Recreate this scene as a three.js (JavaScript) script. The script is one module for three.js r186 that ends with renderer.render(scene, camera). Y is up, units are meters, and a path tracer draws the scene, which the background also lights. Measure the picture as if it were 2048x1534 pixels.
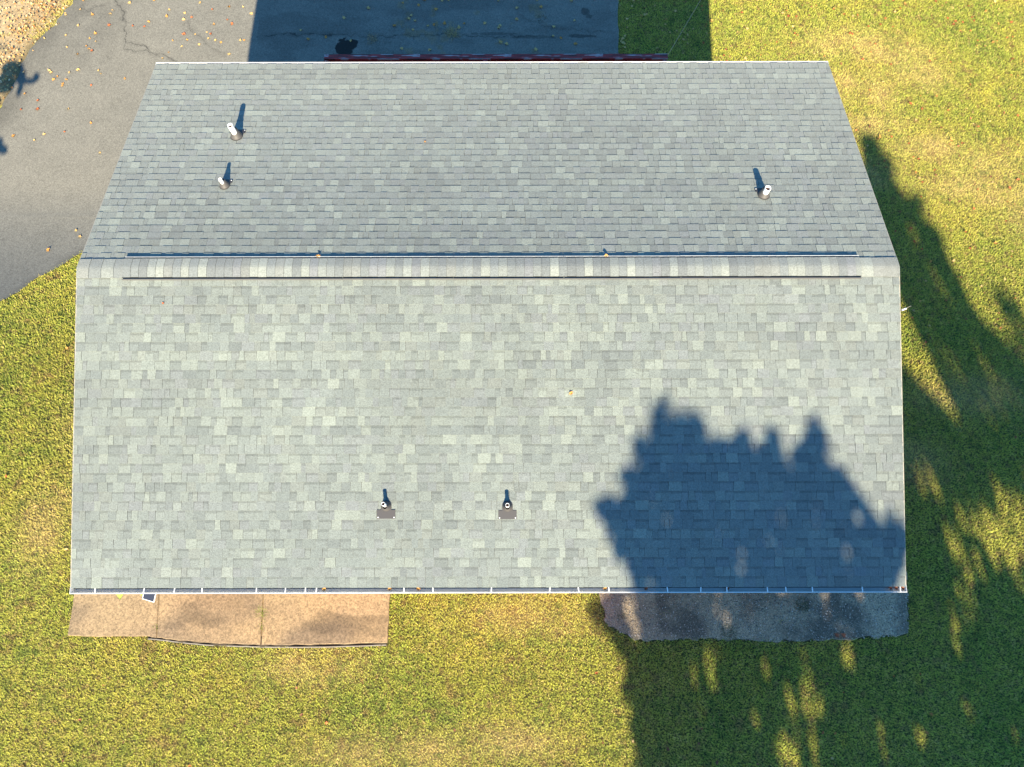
import * as THREE from 'three';
import { mergeGeometries } from 'three/addons/utils/BufferGeometryUtils.js';

// ---------------------------------------------------------------- camera, sky, sun, exposure
const scene = new THREE.Scene();
const EAVE = 2.6;                                   // eaves above the front lawn (y = 0)
const camera = new THREE.PerspectiveCamera(56.75, 2048 / 1534, 0.1, 600);
camera.position.set(0, EAVE + 11.188, 0);
camera.rotation.order = 'YXZ';
camera.rotation.x = -THREE.MathUtils.degToRad(74);
camera.rotation.z = -THREE.MathUtils.degToRad(0.11);
scene.add(camera);

const SUN = new THREE.Vector3(0.08, 1, 1.53);       // towards the sun, per metre of height
const sun = new THREE.DirectionalLight(new THREE.Color().setRGB(1, 0.87, 0.645), 5);
sun.position.copy(SUN).multiplyScalar(30);
sun.target.position.set(0, 0, -5);
sun.position.add(sun.target.position);
sun.castShadow = true;
sun.shadow.mapSize.set(4096, 4096);
Object.assign(sun.shadow.camera, { left: -26, right: 26, top: 26, bottom: -26, near: 1, far: 120 });
sun.shadow.radius = 1;
scene.add(sun, sun.target);

{ // clear deep-blue sky, paler towards the horizon and around the sun
  const w = 256, h = 128, d = new Float32Array(w * h * 4), s = SUN.clone().normalize();
  const smooth = (a, b, x) => { const t = Math.min(1, Math.max(0, (x - a) / (b - a))); return t * t * (3 - 2 * t); };
  for (let j = 0; j < h; j++) for (let i = 0; i < w; i++) {
    const el = ((j + 0.5) / h - 0.5) * Math.PI, az = ((i + 0.5) / w - 0.5) * 2 * Math.PI;
    const y = Math.sin(el), x = Math.cos(el) * Math.cos(az), z = Math.cos(el) * Math.sin(az);
    const c = x * s.x + y * s.y + z * s.z, k = Math.pow(1 - Math.max(0, y), 4);
    let r = 0.028 + 0.13 * k, g = 0.130 + 0.18 * k, b = 0.318 + 0.13 * k;
    const glow = 0.18 * Math.pow(Math.max(0, c), 8); r += glow; g += glow * 0.95; b += glow * 0.85;
    if (y < 0) { const t = smooth(0, -0.15, y); r += (0.06 - r) * t; g += (0.065 - g) * t; b += (0.05 - b) * t; }
    const o = (j * w + i) * 4; d[o] = r; d[o + 1] = g; d[o + 2] = b; d[o + 3] = 1;
  }
  const t = new THREE.DataTexture(d, w, h, THREE.RGBAFormat, THREE.FloatType);
  t.mapping = THREE.EquirectangularReflectionMapping; t.magFilter = THREE.LinearFilter; t.minFilter = THREE.LinearFilter;
  t.needsUpdate = true; scene.background = t; scene.environment = t;
}
const renderer = new THREE.WebGLRenderer({ antialias: true });
renderer.setSize(1024, 767);
renderer.toneMapping = THREE.LinearToneMapping;
renderer.toneMappingExposure = 2.9;
renderer.shadowMap.enabled = true;

// ---------------------------------------------------------------- helpers
const rng = (a) => () => { a |= 0; a = (a + 0x6d2b79f5) | 0; let t = Math.imul(a ^ (a >>> 15), 1 | a); t = (t + Math.imul(t ^ (t >>> 7), 61 | t)) ^ t; return ((t ^ (t >>> 14)) >>> 0) / 4294967296; };
const hash = (x, y, s = 0) => { let h = Math.imul(x | 0, 374761393) ^ Math.imul(y | 0, 668265263) ^ Math.imul(s | 0, 1274126177); h = Math.imul(h ^ (h >>> 13), 1274126177); return ((h ^ (h >>> 16)) >>> 0) / 4294967296; };
const mod = (a, n) => ((a % n) + n) % n;
function noise(x, y, s = 0, per = 0) {              // value noise 0..1, tileable when per > 0
  const xi = Math.floor(x), yi = Math.floor(y); let fx = x - xi, fy = y - yi; fx = fx * fx * (3 - 2 * fx); fy = fy * fy * (3 - 2 * fy);
  const h = (a, b) => per ? hash(mod(a, per), mod(b, per), s) : hash(a, b, s);
  const a = h(xi, yi), b = h(xi + 1, yi), c = h(xi, yi + 1), d = h(xi + 1, yi + 1);
  return a + (b - a) * fx + (c - a) * fy + (a - b - c + d) * fx * fy;
}
const fbm = (x, y, s = 0, n = 4) => { let v = 0, a = 0.5, k = 1, t = 0; for (let i = 0; i < n; i++) { v += a * noise(x * k, y * k, s + i * 17); t += a; a *= 0.5; k *= 2.03; } return v / t; };
const clamp = (x, a = 0, b = 1) => Math.min(b, Math.max(a, x));
const sstep = (a, b, x) => { const t = clamp((x - a) / (b - a)); return t * t * (3 - 2 * t); };
const lerp = (a, b, t) => a + (b - a) * t;
const mix3 = (a, b, t) => [lerp(a[0], b[0], t), lerp(a[1], b[1], t), lerp(a[2], b[2], t)];
const V = (x, y, z) => new THREE.Vector3(x, y, z);

const used = {};
function numbered(name) { const n = used[name] = (used[name] ?? -1) + 1; return n ? `${name}_${String(n).padStart(3, '0')}` : name; }
function tag(o, label, category, group, kind) { if (label) o.userData.label = label; if (category) o.userData.category = category; if (group) o.userData.group = group; if (kind) o.userData.kind = kind; return o; }
function mesh(name, geo, mat, parent = scene, kind) {
  const m = new THREE.Mesh(geo, mat); m.name = parent === scene ? numbered(name) : name; m.castShadow = m.receiveShadow = true;
  if (kind) m.userData.kind = kind; parent.add(m); return m;
}
function thing(name, pos, label, category, group, kind) { const g = new THREE.Group(); g.name = numbered(name); g.position.set(...pos); scene.add(g); return tag(g, label, category, group, kind); }
function mat(rgb, o = {}) { return new THREE.MeshStandardMaterial({ color: new THREE.Color().setRGB(...rgb), roughness: 0.85, metalness: 0, ...o }); }
function tex(n, fn, srgb = false, m = n) {           // fn(u, v) in pixels -> [r, g, b] linear 0..1
  const d = new Uint8Array(n * m * 4), e = (c) => Math.round(255 * (srgb ? Math.pow(clamp(c), 1 / 2.2) : clamp(c)));
  for (let j = 0; j < m; j++) for (let i = 0; i < n; i++) { const c = fn(i, j), o = (j * n + i) * 4; d[o] = e(c[0]); d[o + 1] = e(c[1]); d[o + 2] = e(c[2]); d[o + 3] = 255; }
  const t = new THREE.DataTexture(d, n, m); t.wrapS = t.wrapT = THREE.RepeatWrapping; t.magFilter = THREE.LinearFilter; t.minFilter = THREE.LinearMipmapLinearFilter; t.generateMipmaps = true;
  if (srgb) t.colorSpace = THREE.SRGBColorSpace; t.needsUpdate = true; return t;
}
const box = (w, h, d, x = 0, y = 0, z = 0) => { const g = new THREE.BoxGeometry(w, h, d); g.translate(x, y, z); return g; };
function geom(pos, uv, idx, col) {
  let g = new THREE.BufferGeometry(); g.setAttribute('position', new THREE.Float32BufferAttribute(pos, 3));
  if (uv) g.setAttribute('uv', new THREE.Float32BufferAttribute(uv, 2));
  if (col) g.setAttribute('color', new THREE.Float32BufferAttribute(col, 3));
  if (idx) g.setIndex(idx); g.computeVertexNormals(); return g;
}
function tube(pts, r, seg = 24, rad = 7) { return new THREE.TubeGeometry(new THREE.CatmullRomCurve3(pts), seg, r, rad); }
const inPoly = (p, x, y) => { let c = false; for (let i = 0, j = p.length - 1; i < p.length; j = i++) if ((p[i][1] > y) !== (p[j][1] > y) && x < (p[j][0] - p[i][0]) * (y - p[i][1]) / (p[j][1] - p[i][1]) + p[i][0]) c = !c; return c; };
const along = (tab, z) => { let i = 0; while (i < tab.length - 2 && z > tab[i + 1][0]) i++; const [a, b] = [tab[i], tab[i + 1]]; return lerp(a[1], b[1], clamp((z - a[0]) / (b[0] - a[0]))); };

// ---------------------------------------------------------------- ground
const gy = (x, z) => { const t = clamp((-0.5 - z) / 9.4); return -2.4 * t * t * (3 - 2 * t); };   // the lot falls 2.4 m towards the back
const XL = -6.69, XR = 5.96, ZF = -0.016, ZB = -9.453, ZR = (ZF + ZB) / 2, RISE = (ZF - ZR) * 0.25;

// driveway edges (world x against z)
const edgeL = [[-60, -8], [-30, -9.6], [-16.36, -11.72], [-15.84, -12.26], [-15.5, -12.49], [-14.78, -12.78], [-14.4, -13.05], [-13.34, -13.33], [-12.78, -13.49], [-12.31, -13.67], [-11, -14.3], [-8, -16], [-5, -17.5], [6, -22], [60, -40]];
const edgeR = [[-60, 3.3], [-15.84, 2.99], [-14.07, 2.93], [-9.2, 2.9], [-9.0, -8.2], [-8.5, -9.9], [-8.07, -10.55], [-7.5, -10.95], [-7.0, -11.55], [-6.4, -11.98], [-5.6, -13], [-4, -14.6], [6, -19], [60, -34]];
const wobL = (z) => 0.22 * (noise(z * 1.6, 3, 5) - 0.5) + 0.12 * (noise(z * 6, 9, 5) - 0.5);
const wobR = (z) => z < -9.2 ? 0.05 * (noise(z * 4, 1, 7) - 0.5) : 0.14 * (noise(z * 3, 1, 7) - 0.5) + 0.1 * (noise(z * 11, 1, 8) - 0.5);
const driveL = (z) => along(edgeL, z) + wobL(z), driveR = (z) => along(edgeR, z) + wobR(z);
const onDrive = (x, z, m = 0) => x > driveL(z) + m && x < driveR(z) - m;
const slabPoly = [[-8.13, -0.3], [-8.13, 0.84], [-7.55, 0.86], [-7.0, 0.85], [-6.64, 0.86], [-6.08, 0.92], [-5.52, 0.97], [-4.97, 0.99], [-4.42, 1.0], [-3.51, 1.0], [-2.28, 0.97], [-2.27, -0.3]];
const bedPoly = [[1.62, -0.3], [1.64, 0.14], [1.71, 0.62], [1.78, 0.72], [1.98, 0.80], [2.2, 0.9], [2.34, 0.95], [2.89, 0.93], [3.63, 0.91], [4.36, 0.95], [4.9, 0.97], [6.0, 0.93], [7.25, 0.86], [7.36, 0.14], [7.36, -0.3]];
const litter = (x, z) => sstep(-0.25, 0.5, driveL(z) - x) * sstep(-6, -8, z);   // leaf-strewn bank left of the drive

// tone of the lawn: green, yellow, tan and brown patches
const dry = [[9.29, -14.32, 1.3, .5], [10.35, -14.0, 1.2, .45], [11.05, -13.34, .8, .5], [9.48, -11.76, .9, .4], [9.9, -12.8, .5, .7], [9.2, -10.3, .8, .5], [10.9, -11.0, 1.1, .45], [12.3, -10.5, 1.2, .6], [12.5, -9.6, 1.0, .5], [11.6, -9.9, 1.2, .4], [9.0, -12.9, .5, .6], [13.2, -9.0, 1, .6], [-1.36, 2.8, .9, .35], [-.1, 2.65, .9, .3], [-2.8, 2.8, .8, .3], [-3.7, 1.4, .9, .3], [.3, .5, 1.2, .35], [-8.5, -3.4, .7, .9], [-9, -1.2, .5, .9], [9.8, -3.9, 1.3, .5], [7.8, -2.4, .8, .5]];
function lawnTone(x, z) {
  let t = 0.42 * fbm(x * 0.55, z * 0.55, 31, 4) + 0.38 * fbm(x * 1.9, z * 1.9, 37, 3) + 0.2 * noise(x * 9, z * 9, 41);
  t = (t - 0.5) * 1.9;
  let d = 0; for (const [cx, cz, rx, rz] of dry) { const q = ((x - cx) / rx) ** 2 + ((z - cz) / rz) ** 2; if (q < 4) d = Math.max(d, Math.exp(-q) * (0.55 + 0.9 * (fbm(x * 2.2, z * 2.2, 77, 3) - 0.35))); }
  return [t, clamp(d)];
}
const G = { green: [.30, .365, .05], yellow: [.50, .445, .07], tan: [.60, .45, .16], brown: [.29, .18, .07], deep: [.13, .18, .03] };
function grassColor(x, z, r) {
  const [t, d] = lawnTone(x, z); let c = mix3(G.green, G.yellow, clamp(0.5 + t * 1.1));
  if (t < -0.25) c = mix3(c, G.deep, clamp((-0.25 - t) * 1.4));
  c = mix3(c, G.tan, clamp(d * 0.85 + (r() < 0.11 ? 0.6 : 0))); const bl = noise(x * 7, z * 7, 43) * .6 + noise(x * 17, z * 17, 44) * .4; c = mix3(c, G.brown, .7 * sstep(.68, .82, bl)); c = mix3(c, G.deep, .7 * sstep(.32, .18, bl)); if (r() < 0.05) c = mix3(c, G.brown, 0.8);
  const k = 0.8 + 0.78 * r(); return c.map((v) => v * k);
}
{
  const xs = [], zs = []; const ring = [-200, -120, -70, -45, -32, -24, -20];
  for (const v of ring) xs.push(v); for (let x = -17.5; x <= 15.5; x += 0.15) xs.push(x); for (const v of [...ring].reverse()) xs.push(-v - 1);
  for (const v of ring) zs.push(v - 3); for (let z = -18.5; z <= 7; z += 0.15) zs.push(z); for (const v of [10, 14, 20, 30, 50, 90, 200]) zs.push(v);
  const pos = [], uv = [], col = [], idx = [], r = rng(5), nx = xs.length;
  for (const z of zs) for (const x of xs) {
    pos.push(x, gy(x, z), z); uv.push(x / 2, z / 2);
    const [t, d] = lawnTone(x, z), li = litter(x, z); let c = mix3([.07, .072, .018], [.12, .095, .028], clamp(.5 + t)); c = mix3(c, [.40, .29, .13], d); c = mix3(c, [.17, .175, .035], sstep(1, 4, Math.max(Math.abs(x) - 10.2 - (4 - clamp(z, -20, 4)) * .29, z - 4.4, -17.2 - z)));
    c = mix3(c, mix3([.40, .275, .13], [.55, .42, .24], fbm(x * 1.3, z * 1.3, 3, 3)), li); col.push(...c);
  }
  for (let j = 0; j < zs.length - 1; j++) for (let i = 0; i < nx - 1; i++) { const a = j * nx + i; idx.push(a, a + nx, a + 1, a + 1, a + nx, a + nx + 1); }
  const detail = tex(512, (i, j) => { const v = .55 + .6 * noise(i / 4, j / 4, 1, 128) * noise(i / 16, j / 16, 2, 32) + .5 * (noise(i / 2, j / 2, 3, 256) - .5); return [v, v, v]; }, true);
  const m = new THREE.MeshStandardMaterial({ vertexColors: true, roughness: 1, map: detail });
  tag(mesh('ground', geom(pos, uv, idx, col), m), 'grassy lot sloping down past the house', 'ground', null, 'structure');
}

// driveway: one worn asphalt sheet with ragged edges
{
  const pos = [], uv = [], idx = [], N = 60, zs = [];
  for (let z = -60; z < -18; z += 1) zs.push(z); for (let z = -18; z <= 6; z += 0.06) zs.push(z);
  zs.forEach((z) => { const a = driveL(z), b = driveR(z); for (let i = 0; i <= N; i++) { const x = lerp(a, b, i / N); pos.push(x, gy(x, z) + 0.03 + .012 * Math.sin(Math.PI * i / N), z); uv.push((x + 16) / 20, (z + 17) / 11); } });
  for (let j = 0; j < zs.length - 1; j++) for (let i = 0; i < N; i++) { const a = j * (N + 1) + i; idx.push(a, a + N + 1, a + 1, a + 1, a + N + 1, a + N + 2); }
  const W = 2048, H = 1126, map = new Float32Array(W * H), sd = (p, a, b) => { const vx = b[0] - a[0], vz = b[1] - a[1], t = clamp(((p[0] - a[0]) * vx + (p[1] - a[1]) * vz) / (vx * vx + vz * vz)); return Math.hypot(p[0] - a[0] - vx * t, p[1] - a[1] - vz * t); };
  const cracks = [[[-11.07, -15.84], [-10.81, -15.5], [-10.73, -15.15], [-10.59, -14.57], [-10.58, -14.4], [-10.08, -14.28], [-9.89, -14.1], [-9.42, -13.95], [-9.12, -13.74]], [[-10.59, -14.57], [-10.59, -14.23], [-10.4, -14.15], [-10.12, -14.1], [-9.92, -14.15]], [[-12.01, -15.58], [-11.78, -15.46], [-11.53, -15.63], [-11.36, -15.63]], [[-9.07, -14.99], [-8.94, -15.07], [-8.76, -14.73], [-8.37, -14.32], [-7.85, -13.99]], [[-6.8, -14.61], [-6.4, -14.63], [-5.3, -14.65], [-4.47, -14.62], [-3.64, -14.58], [-2.68, -14.62], [-1.71, -14.62], [-.61, -14.55], [.6, -14.58]], [[.2, -15.3], [.9, -14.9], [1.5, -14.85], [2.8, -14.7]]];
  const wide = [.011, .007, .004, .003, .011, .004];
  cracks.forEach((c, n) => { for (let s = 0; s < c.length - 1; s++) { const [a, b] = [c[s], c[s + 1]], m = .25;
    const i0 = Math.max(0, Math.floor((Math.min(a[0], b[0]) - m + 16) / 20 * W)), i1 = Math.min(W - 1, Math.ceil((Math.max(a[0], b[0]) + m + 16) / 20 * W)), j0 = Math.max(0, Math.floor((Math.min(a[1], b[1]) - m + 17) / 11 * H)), j1 = Math.min(H - 1, Math.ceil((Math.max(a[1], b[1]) + m + 17) / 11 * H));
    for (let j = j0; j <= j1; j++) for (let i = i0; i <= i1; i++) { const x = (i + .5) / W * 20 - 16, z = (j + .5) / H * 11 - 17, p = [x + .11 * (noise(x * 7, z * 7, 2) - .5) + .05 * (noise(x * 22, z * 22, 3) - .5), z + .11 * (noise(x * 7, z * 7, 4) - .5) + .05 * (noise(x * 22, z * 22, 5) - .5)];
      const w = wide[n] * (.35 + 1.2 * noise(x * 5, z * 5, 6)), q = sd(p, a, b); map[j * W + i] = Math.max(map[j * W + i], sstep(w * 1.6, w * .5, q) * .65, .16 * sstep(.12, 0, q)); } } });
  const blots = [[-4.58, -14.16, .26, .34, 1.25], [-4.36, -14.3, .14, .2, 1.0], [2.06, -15.4, .12, .13, .6], [2.15, -15.25, .1, .07, .5], [1.9, -14.58, .45, .06, .55], [-2.1, -15.5, .05, .05, .9], [.55, -14.55, .7, .06, .4], [-.5, -14.66, .6, .05, .4]];
  const t = tex(W, (i, j) => {
    const x = (i + .5) / W * 20 - 16, z = (j + .5) / H * 11 - 17;
    let c = mix3([.172, .163, .134], [.205, .192, .155], fbm(x * .5, z * .5, 11, 4));
    let k = .93 + .16 * (fbm(x * 3, z * 3, 13, 3) - .5) + .5 * (hash(i, j, 3) - .5) + .4 * (noise(i / 2.2, j / 2.2, 4) - .5);
    if (hash(i, j, 9) > .98) k += .5;
    k *= 1 - .22 * sstep(.35, .75, fbm(x * .9, z * .9, 71, 3)) * sstep(-9, -12, x) * sstep(-12.5, -15, z);    // older grey surface up the drive
    const el = x - driveL(z); k *= 1 - .3 * sstep(.9, .05, el) * (.5 + fbm(x * 2, z * 2, 8, 2));              // earth washed over the edge
    const er = driveR(z) - x; if (z > -9.2) k *= 1 - .25 * sstep(.25, 0, er);
    if (x > -7) k *= 1 - .2 * sstep(.45, .7, fbm(x * .8, z * 2.5, 19, 3));
    k *= 1 - map[j * W + i]; let dark = 0;
    for (const [cx, cz, rx, rz, s] of blots) { const q = Math.hypot((x - cx) / rx, (z - cz) / rz) + 1.0 * (fbm(x * 9, z * 9, 23, 3) - .5); dark = Math.max(dark, s * sstep(1.02, .8, q)); }
    k *= 1 - .93 * clamp(dark); if (x > -3.2 && x < 1) { const w = fbm(x * 3.2, z * 3.2, 55, 3); c = mix3(c, [.24, .17, .08], .5 * sstep(.6, .75, w)); }
    return c.map((v) => v * k);
  }, true, H);
  t.wrapS = t.wrapT = THREE.MirroredRepeatWrapping;
  const m = new THREE.MeshStandardMaterial({ map: t, roughness: .95, bumpMap: t, bumpScale: .006 });
  tag(mesh('driveway', geom(pos, uv, idx), m), 'worn grey asphalt driveway beside and behind the house', 'driveway', null, 'structure');
}

// ---------------------------------------------------------------- concrete slabs and gravel bed by the front wall
const up = (poly, y0, h, bevel = .012) => { const s = new THREE.Shape(poly.map(([x, z]) => new THREE.Vector2(x, -z))); const g = new THREE.ExtrudeGeometry(s, { depth: h - bevel, bevelEnabled: true, bevelThickness: bevel, bevelSize: bevel, bevelOffset: -bevel, bevelSegments: 2, steps: 1 }); g.rotateX(-Math.PI / 2); g.translate(0, y0, 0); return g; };
{
  const t = tex(1024, (i, j) => {
    const x = i / 1024 * 6.2, z = j / 1024 * 6.2; let c = mix3([.20, .142, .082], [.255, .184, .11], fbm(x * .9, z * 1.2, 61, 4)); c = mix3(c, [.16, .118, .08], .5 * sstep(.48, .68, fbm(x * 1.1 + 4, z * 1.3, 62, 3)));
    c = mix3(c, [.34, .24, .13], .8 * sstep(.5, .72, fbm(x * .55 + 1.3, z * .9, 64, 3))); let k = .97 + .62 * (noise(i / 2, j / 2, 6) - .5) + .5 * (noise(i / 5, j / 5, 7) - .5); const h = hash(i, j, 4); if (h > .988) k *= 1.3; if (h < .008) k *= .55;
    k *= 1 - .35 * sstep(.60, .72, fbm(x * .8 + 9, z * 2, 63, 3)); return c.map((v) => v * k);
  }, true);
  const m = new THREE.MeshStandardMaterial({ map: t, roughness: .95, bumpMap: t, bumpScale: .008 }); t.repeat.set(1 / 6.2, 1 / 6.2); t.offset.set(8.3 / 6.2, .5);
  const p = tag(new THREE.Group(), 'tan concrete walk of three slabs along the front wall', 'path', null, 'structure'); p.name = 'concrete_path'; scene.add(p);
  const cut = (a, b, sa, sb) => { const out = []; const ins = (q) => q[0] > a + sa * q[1] && q[0] < b + sb * q[1]; const P = slabPoly, cr = (u, v, k, s) => { const f = (q) => q[0] - k - s * q[1], t2 = f(u) / (f(u) - f(v)); return [lerp(u[0], v[0], t2), lerp(u[1], v[1], t2)]; };
    const hits = (u, v, o) => { const c = []; for (const [k, s] of [[a, sa], [b, sb]]) { const fu = u[0] - k - s * u[1], fv = v[0] - k - s * v[1]; if (fu * fv < 0) c.push(cr(u, v, k, s)); } c.sort((p, q) => Math.hypot(p[0] - u[0], p[1] - u[1]) - Math.hypot(q[0] - u[0], q[1] - u[1])); o.push(...c); };
    for (let i = 0; i < P.length; i++) { const u = P[i], v = P[(i + 1) % P.length], iu = ins(u), iv = ins(v); if (iu) out.push(u); if (iu !== iv) { hits(u, v, out); } else if (!iu) hits(u, v, out); } return out; };
  const rough = (poly, r) => { const o = []; poly.forEach((u, i) => { const v = poly[(i + 1) % poly.length], n = Math.max(1, Math.round(Math.hypot(v[0] - u[0], v[1] - u[1]) / .09)); for (let k = 0; k < n; k++) o.push([lerp(u[0], v[0], k / n) + .014 * (r() - .5), lerp(u[1], v[1], k / n) + .014 * (r() - .5)]); }); return o; };
  const r = rng(12); const parts = [[-9, -6.566, 0, .07, 0], [-6.554, -4.634, .07, .05, .008], [-4.62, -2, .05, 0, .004]];
  for (const [a, b, sa, sb, dy] of parts) mesh('concrete_slab', up(rough(cut(a, b, sa, sb), r), -.06, .115 + dy), m, p);
}
{ // earth packed into the two joints
  const jm = mat([.2, .135, .065], { roughness: 1 }); for (const [x, k] of [[-6.56, .07], [-4.627, .05]]) { const g = box(.03, .02, 1.15, 0, .034, 0); g.rotateY(Math.atan(k)); g.translate(x + k * .28, 0, .28); tag(mesh('joint_soil', g, jm), x < -6 ? 'tan earth packed in the left joint of the concrete walk' : 'tan earth packed in the right joint of the concrete walk', 'soil', null, 'structure'); }
}
{ // landscape edging: a thin strip set in the lawn with a gap along the slab's edge
  const line = [[-6.66, .885], [-6.5, .895], [-6.08, .945], [-5.52, .995], [-4.97, 1.015], [-4.42, 1.03], [-3.51, 1.03], [-2.3, 1.0]].map(([x, z], i) => V(x, .042 + .01 * Math.sin(i * 2.3), z + .014));
  const c = new THREE.CatmullRomCurve3(line), pos = [], idx = [], n = 90;
  for (let i = 0; i <= n; i++) { const q = c.getPoint(i / n), y = q.y + .012 * Math.sin(i * .9) + (i > 40 && i < 46 ? -.05 : 0); for (const [dz, dy] of [[-.009, -.14], [-.009, 0], [.009, 0], [.009, -.14]]) pos.push(q.x, y + dy, q.z + dz); if (i < n) for (let k = 0; k < 3; k++) { const a = i * 4 + k; idx.push(a, a + 1, a + 4, a + 1, a + 5, a + 4); } }
  tag(mesh('landscape_edging', geom(pos, null, idx).toNonIndexed(), mat([.26, .24, .2])), 'thin grey edging strip standing along the tan concrete walk', 'edging');
  scene.children.at(-1).geometry.computeVertexNormals();
  const soil = []; const si = []; for (let i = 0; i <= n; i++) { const q = c.getPoint(i / n); soil.push(q.x, .028, q.z - .05, q.x, .028, q.z); if (i < n) { const a = i * 2; si.push(a, a + 1, a + 2, a + 1, a + 3, a + 2); } }
  tag(mesh('soil', geom(soil, null, si), mat([.06, .046, .03])), 'dark damp soil in the gap along the walk', 'soil', null, 'structure');
}
{ // gravel bed: dark fines plus thousands of loose stones
  const t = tex(1024, (i, j) => { const x = i / 160, z = j / 160; let c = mix3([.30, .235, .15], [.56, .44, .29], fbm(x * 1.2, z * 1.2, 81, 4)); c = mix3(c, [.06, .052, .04], .7 * sstep(.46, .74, fbm(x * 2 + 5, z * 2, 83, 4))); const k = .75 + .9 * (noise(i / 2, j / 2, 5) - .5) + .8 * (hash(i, j, 5) - .5) + .25; return c.map((v) => v * k); }, true);
  t.repeat.set(1 / 6.4, 1 / 6.4); t.offset.set(-1.3 / 6.4, .5);
  const m = new THREE.MeshStandardMaterial({ map: t, roughness: 1, bumpMap: t, bumpScale: .02 }), r = rng(22);
  const rough = []; bedPoly.forEach((u, i) => { const v = bedPoly[(i + 1) % bedPoly.length], n = Math.max(1, Math.round(Math.hypot(v[0] - u[0], v[1] - u[1]) / .08)); for (let k = 0; k < n; k++) rough.push([lerp(u[0], v[0], k / n) + .08 * (r() - .5), lerp(u[1], v[1], k / n) + .08 * (r() - .5)]); });
  const bed = mesh('gravel_bed', up(rough, -.05, .075), m); tag(bed, 'dark gravel bed along the front wall under the gutter', 'gravel bed', null, 'structure');
  const s = new THREE.IcosahedronGeometry(1, 0), M = 9000, im = new THREE.InstancedMesh(s, mat([1, 1, 1], { flatShading: true })), q = new THREE.Object3D();
  const st = new THREE.InstancedMesh(s, mat([1, 1, 1]), M); let n = 0; const c = new THREE.Color();
  while (n < M) { const x = lerp(1.6, 7.4, r()), z = lerp(-.25, 1.0, r()); if (!inPoly(bedPoly, x, z)) continue; const sz = .004 + .011 * r() ** 3; q.position.set(x, .024 + sz * .2, z); q.rotation.set(r() * 6, r() * 6, r() * 6); q.scale.set(sz, sz * .7, sz * 1.2); q.updateMatrix(); st.setMatrixAt(n, q.matrix);
    const w = r(), b = w > .975 ? .55 + .2 * r() : w > .5 ? .28 + .25 * r() : .1 + .16 * r(); c.setRGB(b * 1.1, b * .97, b * .8); st.setColorAt(n++, c); }
  st.name = 'stones'; st.userData.kind = 'stuff'; st.castShadow = st.receiveShadow = true; bed.add(st);
}

// ---------------------------------------------------------------- house
const house = thing('house', [0, 0, 0], 'long gabled house with grey green shingle roof and white gutters', 'house');
const granule = tex(1024, (i, j) => { const v = .80 + .46 * (noise(i / 2.6, j / 2.6, 3) - .5) + .40 * (hash(i, j, 2) - .5) + .2 * (noise(i / 9, j / 9, 5, 0) - .5); return [v, v, v]; }, true);
granule.repeat.set(1 / 1.9, 1 / 1.9);
const granuleB = tex(1024, (i, j) => { const v = .5 + .75 * (noise(i / 4, j / 4, 13, 256) - .5) + .25 * (noise(i / 8, j / 8, 14, 128) - .5); return [v, v, v]; }); granuleB.repeat.set(1 / 1.6, 1 / 1.6);
const shingleMat = new THREE.MeshPhysicalMaterial({ sheen: 1, sheenRoughness: 1, sheenColor: new THREE.Color().setRGB(1, 1, .86), vertexColors: true, map: granule, roughness: 1, bumpMap: granuleB, bumpScale: .004 });
const COS = 1 / Math.hypot(1, .25), SIN = .25 * COS, SLOPE = (ZF - ZR) / COS;
const place = (side, x, s, h) => side > 0 ? [x, EAVE + s * SIN + h * COS, ZF - s * COS + h * SIN] : [x, EAVE + s * SIN + h * COS, ZB + s * COS - h * SIN];

// wooden roof decks the shingles lie on
const slopes = {};
for (const side of [1, -1]) {
  const a = [], P = (x, s, h) => a.push(...place(side, x, s, h)), x0 = XL + .012, x1 = XR - .012, L = SLOPE - .01; const q = (A, B, C, D) => { P(...A); P(...B); P(...C); P(...A); P(...C); P(...D); };
  const c = (x, s, t) => [x, s, t]; const t0 = -.11, t1 = -.004, s0 = .03;
  q(c(x0, s0, t1), c(x1, s0, t1), c(x1, L, t1), c(x0, L, t1)); q(c(x0, s0, t0), c(x1, s0, t0), c(x1, L, t0), c(x0, L, t0)); q(c(x0, s0, t0), c(x1, s0, t0), c(x1, s0, t1), c(x0, s0, t1)); q(c(x0, s0, t0), c(x0, L, t0), c(x0, L, t1), c(x0, s0, t1)); q(c(x1, s0, t0), c(x1, L, t0), c(x1, L, t1), c(x1, s0, t1));
  slopes[side] = mesh('roof_slope', geom(a), mat([.055, .058, .056]), house); slopes[side].userData.label = side > 0 ? 'sunny front slope of the roof' : 'rear slope of the roof';
}

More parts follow.
